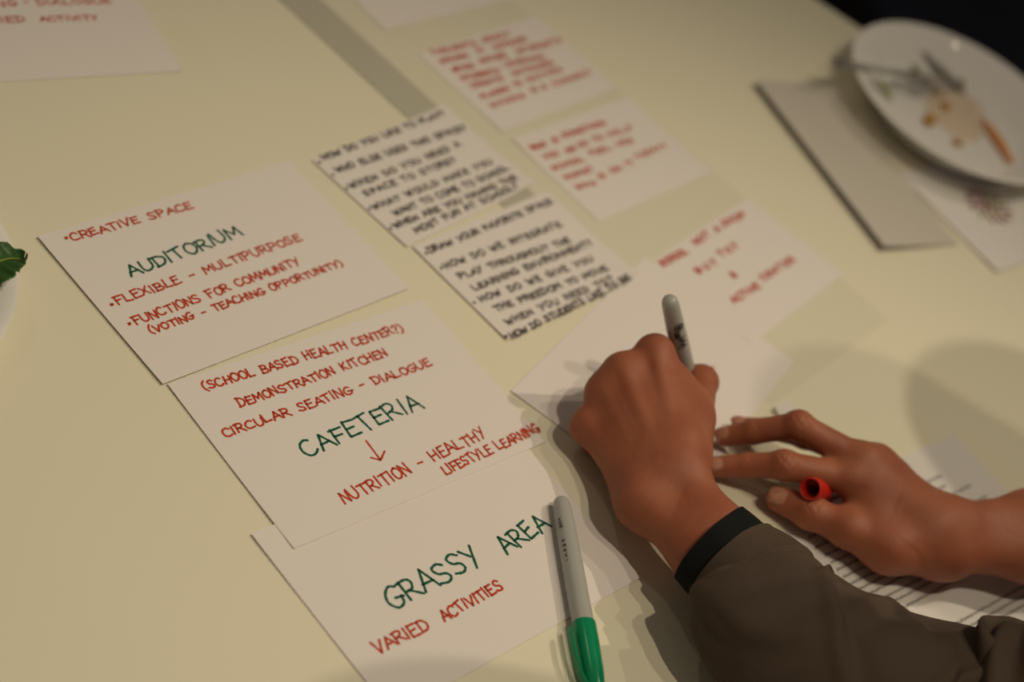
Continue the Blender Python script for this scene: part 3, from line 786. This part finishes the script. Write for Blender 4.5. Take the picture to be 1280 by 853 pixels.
# red cap held between thumb and index finger of the other hand
R1, R2 = ([0.22579, 0.93023, 0.037], [0.24879, 0.96427, 0.0163])     # open end, closed end
t = thing('marker_cap', tuple(R1), 'red marker cap held between thumb and index finger', 'marker cap')
m = axis_matrix((0, 0, 0), Vector(R2)-Vector(R1)) @ Matrix.Scale(MS, 4)
shell = lathe('shell', [(.0050, .010), (.0056, .0005), (.0061, -.0002), (.0068, .0002), (.0070, .0015), (.0069, .012), (.0064, .030), (.0052, .042), (.0040, .0465), (.0022, .048), (0, .0485)], M['rcap'], t, 48, m, caps=False)
lathe('bore', [(.0053, .0006), (.0048, .012), (.0042, .030), (0, .034)], M['rcap'], t, 32, m, caps=False)
cl = []
for z, rr, wd in ((.040, .0050, .0040), (.032, .0078, .0042), (.020, .0094, .0042), (.009, .0096, .0040), (.006, .0092, .0030)):
    for dx, dr in ((-wd/2, 0), (wd/2, 0), (wd/2, .0016), (-wd/2, .0016)):
        ang = roll_to(m, (.3, -.1, -1)); cx, sx_ = math.cos(ang), math.sin(ang); cl.append(m @ Vector(((rr+dr)*cx-dx*sx_, (rr+dr)*sx_+dx*cx, z)))
pydata('clip', cl, CF, M['rcap'], shell, smooth=False)

# small folded slip behind the right hand
sl = thing('paper_slip', (0.20267, 1.0366, 0.0009), 'tiny white folded slip peeking out behind the right hand fingers', 'paper slip', None, 1.0)
V = [(-.009, -.006, 0), (.009, -.006, 0), (.009, .006, 0), (-.009, .006, 0), (-.009, -.006, .0008), (.009, -.006, .0008), (.009, .006, .004), (-.009, .006, .004)]
pydata('slip', V, [(3, 2, 1, 0), (4, 5, 6, 7), (0, 1, 5, 4), (1, 2, 6, 5), (2, 3, 7, 6), (3, 0, 4, 7)], M['plain'], sl, smooth=False)

# ---------------------------------------------------------------- the writer
person = thing('person', (0.91, 0.98, -0.74), 'person in olive brown jacket writing with one hand, other hand flat', 'person')
PO = Vector((-0.91, -0.98, 0.74))
J = dict(
    lwa=(0.12334, 0.84575, 0.032, 0.015),
    lwb=(0.13774, 0.86976, 0.045, 0.016),
    lfa=(0.16965, 0.82058, 0.041, 0.0175),
    lfb=(0.17581, 0.83485, 0.047, 0.018),
    lel=(0.36889, 0.80127, 0.055, 0.04),
    lin=(0.21465, 0.79014, 0.05, 0.018),
    l5m=(0.07139, 0.8954, 0.0225, 0.0105),
    l4m=(0.07063, 0.91555, 0.038, 0.0112),
    l3m=(0.07548, 0.92748, 0.052, 0.012),
    l2m=(0.08928, 0.94733, 0.063, 0.012),
    l5c=(0.11898, 0.85942, 0.028, 0.0145),
    l4c=(0.12279, 0.86128, 0.034, 0.0155),
    l3c=(0.12806, 0.86719, 0.042, 0.0155),
    l2c=(0.13232, 0.876, 0.048, 0.015),
    l2p=(0.10564, 0.9889, 0.036, 0.0098),
    l2d=(0.11767, 0.98899, 0.024, 0.0085),
    l2t=(0.13072, 0.98169, 0.014, 0.0075),
    l3p=(0.09376, 0.96521, 0.018, 0.0095),
    l3d=(0.1147, 0.97319, 0.012, 0.0085),
    l3t=(0.12743, 0.97212, 0.01, 0.0075),
    l4p=(0.08107, 0.93569, 0.012, 0.0095),
    l4d=(0.09997, 0.93473, 0.0095, 0.0085),
    l4t=(0.11344, 0.93655, 0.009, 0.0075),
    l5p=(0.08038, 0.89902, 0.0105, 0.0088),
    l5d=(0.09499, 0.89939, 0.009, 0.008),
    l5t=(0.10593, 0.90467, 0.0085, 0.007),
    ltc=(0.14004, 0.8919, 0.043, 0.0145),
    ltm=(0.13514, 0.92993, 0.043, 0.0128),
    lti=(0.12994, 0.97654, 0.037, 0.0112),
    ltt=(0.12478, 0.99497, 0.022, 0.01),
    lwe=(0.10882, 0.93934, 0.052, 0.0125),
    lwf=(0.12951, 0.89209, 0.05, 0.0135),
    lwg=(0.12667, 0.9401, 0.045, 0.012),
    lpal=(0.11744, 0.88721, 0.03, 0.018),
    lpal2=(0.09081, 0.91912, 0.026, 0.016),
    rwa=(0.32692, 0.96457, 0.038, 0.0145),
    rwb=(0.32901, 0.94645, 0.03, 0.014),
    rfa=(0.38398, 1.0061, 0.045, 0.017),
    rfb=(0.39183, 0.98129, 0.036, 0.017),
    r2m=(0.25068, 0.95695, 0.04, 0.012),
    r2p=(0.20447, 0.94245, 0.034, 0.01),
    r2d=(0.18335, 0.94071, 0.02, 0.0086),
    r2t=(0.16509, 0.93481, 0.0105, 0.0074),
    r3m=(0.25357, 0.97162, 0.046, 0.012),
    r3p=(0.20244, 0.97114, 0.048, 0.0098),
    r3d=(0.17892, 0.96893, 0.026, 0.0087),
    r3t=(0.16417, 0.96677, 0.012, 0.0074),
    r4m=(0.26627, 0.98351, 0.041, 0.0115),
    r4p=(0.21263, 0.98179, 0.034, 0.0088),
    r4d=(0.1894, 0.98696, 0.02, 0.0077),
    r4t=(0.17193, 0.98687, 0.01, 0.0066),
    r5m=(0.28218, 0.98727, 0.033, 0.0108),
    r5p=(0.26367, 1.00271, 0.02, 0.0085),
    r5d=(0.25405, 1.00818, 0.012, 0.0075),
    r5t=(0.24669, 1.00669, 0.008, 0.0065),
    r2c=(0.31425, 0.94718, 0.036, 0.0145),
    r3c=(0.31324, 0.95116, 0.04, 0.0145),
    r4c=(0.31642, 0.96305, 0.037, 0.014),
    r5c=(0.32155, 0.97333, 0.03, 0.0135),
    rtc=(0.29367, 0.9297, 0.0245, 0.0155),
    rtm=(0.26263, 0.92807, 0.023, 0.0128),
    rti=(0.23563, 0.92966, 0.0185, 0.0112),
    rtt=(0.21362, 0.93389, 0.0125, 0.0096),
    rwe=(0.27743, 0.9457, 0.03, 0.013),
    rwe2=(0.26382, 0.95772, 0.034, 0.011),
    rel=(0.505, 1.065, 0.065, 0.042),
    lsh=(0.59, 0.805, 0.3, 0.055),
    rsh=(0.63, 1.17, 0.32, 0.055),
)
def P(n): return np.array(J[n][:3])
def R(n): return J[n][3]
def hand_field(keys, extra, vox=.0009):
    pts = np.array([J[k][:3] for k in keys]); rad = max(J[k][3] for k in keys)
    return Field(pts.min(0)-rad-.012, pts.max(0)+rad+.012, vox)
# --- left hand, curled round the marker, resting on its little-finger side
h = hand_field([k for k in J if k[0] == 'l' and k not in ('lel', 'lsh')], 0)
E_ = P('lel'); W_ = (P('lfa')+P('lfb'))/2
for a in ('lfa', 'lfb'): h.cone(P(a), P('lin'), R(a), .018, .012)
h.cone(P('lwa'), P('lfa'), R('lwa'), R('lfa'), .018); h.cone(P('lwb'), P('lfb'), R('lwb'), R('lfb'), .014)
h.cone(P('lwa'), P('l5c'), R('lwa'), R('l5c'), .018); h.cone(P('lwb'), P('l2c'), R('lwb'), R('l2c'), .012)
for n in '2345':
    h.cone(P('l'+n+'c'), P('l'+n+'m'), R('l'+n+'c')-.002, R('l'+n+'m')-.0010, .016)
h.cone(P('lpal'), P('lpal2'), R('lpal'), R('lpal2'), .014)
h.cone(P('lwg'), P('lwf'), R('lwg'), R('lwf'), .012); h.cone(P('lwg'), P('lwe'), R('lwg'), R('lwe'), .010)
h.cone(P('lwf'), P('lwe'), R('lwf'), R('lwe'), .014)
for n in '2345':
    h.ellip(P('l'+n+'m')+(0, 0, .0012), (R('l'+n+'m'),)*3, None, .010)
    h.chain([P('l'+n+'m'), P('l'+n+'p'), P('l'+n+'d'), P('l'+n+'t')], [R('l'+n+'m')-.001, R('l'+n+'p'), R('l'+n+'d'), R('l'+n+'t')], .0035)
h.chain([P('ltc'), P('ltm')], [R('ltc'), R('ltm')], .010); h.chain([P('ltm'), P('lti'), P('ltt')], [R('ltm')-.001, R('lti'), R('ltt')], .004)
h.ellip(P('lti'), (R('lti')+.0006,)*3, None, .004)
# extensor tendons and veins on the back of the hand
def ridge(a, b, rr, lift, k=.004):
    a, b = np.array(a), np.array(b); h.chain([a+lift, (a+b)/2+np.array(lift)*1.02, b+lift], [rr, rr*.9, rr*.8], k)
VW = np.array((-.12, -.60, .79))                          # outward from the back of the hand
for n, am in (('2', .0016), ('3', .0011), ('4', .0009), ('5', .0006)):
    a, b = P('l'+n+'m'), P('l'+n+'c'); ra, rb = R('l'+n+'m')-.0012, R('l'+n+'c')-.002
    b = a+(b-a)*.75; rb = ra+(rb-ra)*.75; nn = VW-(b-a)*((VW@(b-a))/((b-a)@(b-a))); nn /= np.linalg.norm(nn)
    h.cone(a+nn*(ra+am-.003), b+nn*(rb+am*.3-.003), .003, .003, .005)
left_hand = relax(*h.mesh())
V, F = left_hand
left_hand = (V, F)

# --- right hand, flat on the handout with the thumb towards the camera
h = hand_field([k for k in J if k[0] == 'r' and k not in ('rel', 'rsh')], 0)
E_ = P('rel'); W_ = (P('rfa')+P('rfb'))/2
h = Field(h.lo-(0, 0, .002), np.maximum(h.lo+h.n*h.vox, E_+.05), h.vox)
for a in ('rfa', 'rfb'): h.cone(P(a), P(a)*.1+E_*.9, R(a), .034, .016)
h.cone(P('rwa'), P('rfa'), R('rwa'), R('rfa'), .02); h.cone(P('rwb'), P('rfb'), R('rwb'), R('rfb'), .02)
h.cone(P('rwa'), P('rwb'), R('rwa'), R('rwb'), .018)
h.cone(P('rwa'), P('r3c'), R('rwa'), R('r3c'), .012); h.cone(P('rwb'), P('rtc'), R('rwb'), R('rtc')-.001, .022); h.cone(P('rwb'), P('r2c'), R('rwb'), R('r2c'), .012)
for n in '2345':
    h.cone(P('r'+n+'c'), P('r'+n+'m'), R('r'+n+'c')-.002, R('r'+n+'m')-.0010, .016)
    h.ellip(P('r'+n+'m')+(0, 0, .0012), (R('r'+n+'m'),)*3, None, .008)
    h.chain([P('r'+n+'m'), P('r'+n+'p')], [R('r'+n+'m')-.0012, R('r'+n+'p')-.0003], .006)
    h.chain([P('r'+n+'p'), P('r'+n+'d'), P('r'+n+'t')], [R('r'+n+'p')-.0003, R('r'+n+'d'), R('r'+n+'t')], .003)
    h.ellip(P('r'+n+'p')+(0, 0, .0006), (R('r'+n+'p')+.0003,)*3, None, .004)
h.chain([P('rtc'), P('rtm')], [R('rtc'), R('rtm')], .018); h.chain([P('rtm'), P('rti'), P('rtt')], [R('rtm')-.0008, R('rti'), R('rtt')], .004)
h.ellip(P('rti')+(0, 0, .0004), (R('rti')+.0002,)*3, None, .004); h.ellip(P('rtm')+(0, 0, .001), (R('rtm')+.0005,)*3, None, .006)
h.cone(P('rwe'), P('rwe2'), R('rwe'), R('rwe2'), .010); h.cone(P('rtc'), P('rwe'), R('rtc')-.003, R('rwe'), .012)
NAILS = []
def nail(tip, prev, up0, l, wd):
    """flatten the nail bed a little and remember where the nail lies"""
    t_ = P(tip); d = t_-P(prev); d /= np.linalg.norm(d); up = np.array(up0, float); up -= d*(up@d); up /= np.linalg.norm(up); sd = np.cross(up, d)
    c = t_+up*(R(tip)-.0006)+d*.0012
    h.ellip(c+up*.0002, (l, wd, .0011), np.array([d, sd, up]), .0004)
    NAILS.append((c, d, up, l*.98, wd*.98))
nail('r2t', 'r2d', (-.2, -.45, .85), .0060, .0048); nail('r3t', 'r3d', (-.1, -.35, .9), .0062, .0050)
nail('r4t', 'r4d', (.1, -.1, 1), .0058, .0048); nail('rtt', 'rti', (-.25, -.55, .8), .0072, .0062)
V, F = relax(*h.mesh())
for n, hw in (('2', .0065), ('3', .0065)):
    d = P('r'+n+'d')-P('r'+n+'m'); d /= np.linalg.norm(d); up = np.array((-.15, -.4, .9)); up -= d*(up@d); up /= np.linalg.norm(up)
    V = crease(V, P('r'+n+'p'), d, up, (-.0034, -.0012, .0012, .0036), .0005, hw)
    V = crease(V, P('r'+n+'d'), d, up, (-.001, .0012), .0003, hw*.8)
d = P('rtt')-P('rtm'); d /= np.linalg.norm(d); up = np.array((-.2, -.5, .8)); up -= d*(up@d); up /= np.linalg.norm(up)
V = crease(V, P('rti'), d, up, (-.004, -.0014, .0012, .0038), .0006, .0075)
right_hand = (V, F)


# torso, head, legs: the rest of the same figure (jacket and trousers cover most of it)
B = Field((.30, .55, -.76), (1.15, 1.40, .80), .007)
HIP = np.array((.90, .98, .10)); CH = np.array((.70, .98, .28)); NK = np.array((.575, .97, .46)); HD = np.array((.475, .955, .575))
SHL = P('lsh'); SHR = P('rsh')
B.cone(SHL, P('lel'), .045, .032, .02); B.cone(SHR, P('rel'), .05, .038, .02); B.cone(P('lel'), P('lfb')*.35+P('lfa')*.35+P('lel')*.3, .030, .020, .02)
B.cone(HIP, CH, .135, .13, .05); B.cone(SHL, SHR, .055, .055, .05); B.cone(CH, NK, .10, .055, .05); B.cone(NK, HD, .05, .052, .02)
for y in (-.09, .09):
    h = HIP+np.array((0, y, -.03)); kn = np.array((.87, .98+y*1.15, -.34)); an = np.array((.91, .98+y*1.2, -.66))
    B.chain([h, kn, an], [.085, .058, .04], .03); B.cone(an-(0, 0, .045), an+np.array((-.14, 0, -.05)), .035, .03, .02)
hx = np.array((-.62, 0, -.78)); hz = np.array((-.78, 0, .62)); hy = np.array((0, 1., 0))
def H(a, b, c): return HD+hx*a+hy*b+hz*c
AX = np.array([hx, hy, hz])
B.ellip(H(-.01, 0, .03), (.098, .078, .092), AX, .02); B.ellip(H(.035, 0, -.045), (.06, .055, .075), AX, .03)
B.cone(H(.088, 0, .02), H(.112, 0, -.028), .010, .015, .012); B.ellip(H(.075, 0, -.075), (.026, .030, .018), AX, .02)
for s in (-1, 1):
    B.ellip(H(.092, .032*s, .018), (.016, .018, .010), AX, .008, cut=True); B.ellip(H(.080, .032*s, .016), (.013, .013, .013), AX, .004)
    B.ellip(H(0, .080*s, -.005), (.018, .010, .032), AX, .008)
B.ellip(H(.096, 0, -.055), (.012, .024, .006), AX, .006)
body = field_object('body', [left_hand, right_hand, B.mesh()], M['skin'], person)
body.location = PO
body.data.materials.append(M['nail'])
# nails take the second material
me = body.data; cen = np.empty(len(me.polygons)*3, np.float32); me.polygons.foreach_get('center', cen); cen = cen.reshape(-1, 3)
nor = np.empty(len(me.polygons)*3, np.float32); me.polygons.foreach_get('normal', nor); nor = nor.reshape(-1, 3)
mi = np.zeros(len(me.polygons), np.int32)
for c, d, up, l, wd in NAILS:
    sd = np.cross(up, d); q = cen-c; u, v, n_ = q@d/l, q@sd/wd, q@up
    mi[(np.abs(u)**3+np.abs(v)**3 < 1) & (np.abs(n_) < .006) & (nor@up > .35)] = 1
me.polygons.foreach_set('material_index', mi); me.update()
# hair
hf = Field((.30, .80, .40), (.72, 1.12, .80), .006)
hf.ellip(H(-.02, 0, .045), (.098, .082, .088), AX, .02); hf.ellip(H(-.06, 0, -.01), (.062, .078, .080), AX, .02); hf.ellip(H(.085, 0, -.01), (.06, .065, .07), AX, .02, cut=True)
o = field_object('hair', [hf.mesh()], M['hair'], person); o.location = PO
tf = Field((.66, .68, -.72), (1.12, 1.28, .20), .009)
tf.cone(HIP+(0, -.03, -.03), HIP+(0, .03, -.03), .155, .155, .03)
for y in (-.09, .09): tf.chain([HIP+np.array((0, y, -.03)), np.array((.87, .98+y*1.15, -.34)), np.array((.91, .98+y*1.2, -.66))], [.1, .075, .06], .02)
o = field_object('trousers', [tf.mesh()], M['trousers'], person); o.location = PO
for y in (-.108, .108):
    sf = Field((.68, .98+y-.08, -.745), (1.0, .98+y+.08, -.60), .005)
    sf.cone((.915, .98+y, -.695), (.78, .98+y, -.712), .043, .036, .02); sf.cone((.915, .98+y, -.66), (.915, .98+y, -.70), .045, .043, .02)
    sf.g = np.maximum(sf.g, (-.7395-(sf.lo[2]+np.arange(sf.n[2])*sf.vox))[None, None, :].astype(np.float32))
    o = field_object('shoe', [sf.mesh()], M['shoe'], person); o.location = PO

# jacket: torso shell, right sleeve pushed to the elbow, left sleeve lofted with its folds
def loft(path, rad, nseg, nring, disp=None, ends=(True, True)):
    Pm = catmull(np.hstack([path, rad]), nseg); V = []; s = 0; prev = None
    for i in range(nseg):
        p = Pm[i, :3]; a, b = Pm[i, 3], Pm[i, 4]
        t_ = Pm[min(i+1, nseg-1), :3]-Pm[max(i-1, 0), :3]; t_ /= np.linalg.norm(t_)
        if prev is not None: s += np.linalg.norm(p-prev)
        prev = p
        sd = np.cross(t_, (0, 0, 1.)); sd /= np.linalg.norm(sd); up = np.cross(sd, t_)
        for k in range(nring):
            th = 2*math.pi*k/nring; d = disp(s, th) if disp else 0
            V.append(p+sd*math.cos(th)*(a+d)+up*math.sin(th)*(b+d))
    F = [(i*nring+k, i*nring+(k+1) % nring, (i+1)*nring+(k+1) % nring, (i+1)*nring+k) for i in range(nseg-1) for k in range(nring)]
    return np.array(V), np.array(F)[:, ::-1]
SP = np.array([[0.18735, 0.81843, 0.0455, 0.0345, 0.0345], [0.20704, 0.80617, 0.048, 0.043, 0.0385], [0.2242, 0.78455, 0.05, 0.05, 0.044], [0.27635, 0.77199, 0.052, 0.0565, 0.047], [0.32986, 0.77681, 0.056, 0.0575, 0.051], [0.37033, 0.78119, 0.07, 0.06, 0.058], [0.475, 0.8, 0.165, 0.062, 0.062], [0.59, 0.805, 0.295, 0.072, 0.072]])
def g1(x, c, s_): return math.exp(-((x-c)/s_)**2)
def wrapd(a, c): return (a-c+math.pi) % (2*math.pi)-math.pi
# folds: (s centre, angle centre, slope ds/dangle, half width, angular spread, height)
FOLDS = [(.146, 1.0, .045, .0055, 1.1, .0090), (.176, 1.5, .03, .0065, .9, .0070), (.208, 1.9, .014, .0085, .9, .0062), (.236, 1.9, .008, .009, 1.0, .0060),
         (.266, 1.7, -.004, .009, 1.0, .006), (.112, .6, .05, .0065, .8, .0062), (.078, 1.3, -.04, .0075, .8, .0045), (.045, .4, .035, .008, .6, .0030), (.120, 2.2, -.03, .008, .5, .0040),
         (.036, 0.0, -.02, .007, .6, .0030), (.062, -.2, .012, .006, .6, .0032), (.30, 1.6, .01, .010, 1.2, .006), (.135, .5, .05, .010, .6, .006), (.09, 1.9, .02, .009, .6, .0035)]
def sleeve_disp(s, th):
    d = .0012*math.sin(3*th+s*40)+.0010*math.sin(5*th-s*55+1.0)+.0008*math.sin(2*th+s*90)
    d *= min(1, .35+s/.06)
    for s0, a0, sl, wd, sp, hh in FOLDS:
        a = wrapd(th, a0); x = s-s0-sl*a
        d += hh*math.exp(-(a/sp)**2)*(math.exp(-(x/wd)**2)-.55*math.exp(-((x-wd*1.7)/(wd*1.1))**2))
    d += -.0016*g1(s, .0245, .0011)+.0004*g1(s, .0270, .0015)+.0004*g1(s, .0215, .0015)     # stitched hem
    d += .0007*g1(s, 0, .002)
    return d
V1, F1 = loft(SP[:, :3], SP[:, 3:], 260, 144, sleeve_disp)
jf = Field((.40, .60, -.16), (1.10, 1.36, .40), .008)
HJ = HIP+np.array((-.01, 0, -.08))
jf.cone(HJ, CH, .16, .15, .05); jf.cone(P('lsh'), P('rsh'), .072, .072, .05); jf.cone(CH, NK-(NK-CH)*.15, .125, .085, .05)
jf.cone(P('lsh'), P('lsh')*.6+np.array((.47, .80, .13))*.4, .072, .062, .03)
jf.chain([P('rsh'), P('rel')+np.array((.03, .025, .03))], [.072, .058], .03); jf.ellip(P('rel')+np.array((.005, .006, .006)), (.06, .06, .055), None, .02)
jf.cone(NK+(NK-CH)*.1, NK+(NK-CH)*.6, .062, .06, .01, cut=True)
V2, F2 = jf.mesh()
jacket = field_object('jacket', [(V1, F1), (V2, F2)], M['jacket'], person); jacket.location = PO
md = jacket.modifiers.new('cloth', 'SOLIDIFY'); md.thickness = .0014; md.offset = -1
CPN = np.array([[0.17034, 0.82707, 0.0445, 0.032, 0.0305], [0.18169, 0.82169, 0.045, 0.033, 0.0318], [0.20349, 0.81134, 0.046, 0.032, 0.033]])
V1, F1 = loft(CPN[:, :3], CPN[:, 3:], 40, 120, lambda s, th: .0005*math.sin(3*th+1)+.0004*math.sin(7*th+s*60))
cuff = field_object('shirt_cuff', [(V1, F1)], M['cuff'], person); cuff.location = PO; cuff['label'] = 'black knitted cuff at the wrist'
md = cuff.modifiers.new('cloth', 'SOLIDIFY'); md.thickness = .0016; md.offset = -1


# ---------------------------------------------------------------- a dark chair in the gloom beyond the table
ch = thing('chair', (0.42, 2.35, -0.74), 'black chair with navy pad in the dark beyond the table', 'chair', None, .5)
box_mesh('seat', (.42, .42, .045), (0, 0, .45), M['navy'], ch, .015)
box_mesh('backrest', (.40, .035, .36), (0, .20, .70), M['navy'], ch, .014, Matrix.Rotation(-.14, 4, 'X'))
for x in (-.18, .18):
    lathe('leg', [(.014, 0), (.012, .43)], M['chair'], ch, 16, Matrix.Translation((x, -.18, 0)))
    lathe('leg', [(.014, 0), (.012, .50), (.010, .82)], M['chair'], ch, 16, Matrix.Translation((x, .19, 0)))
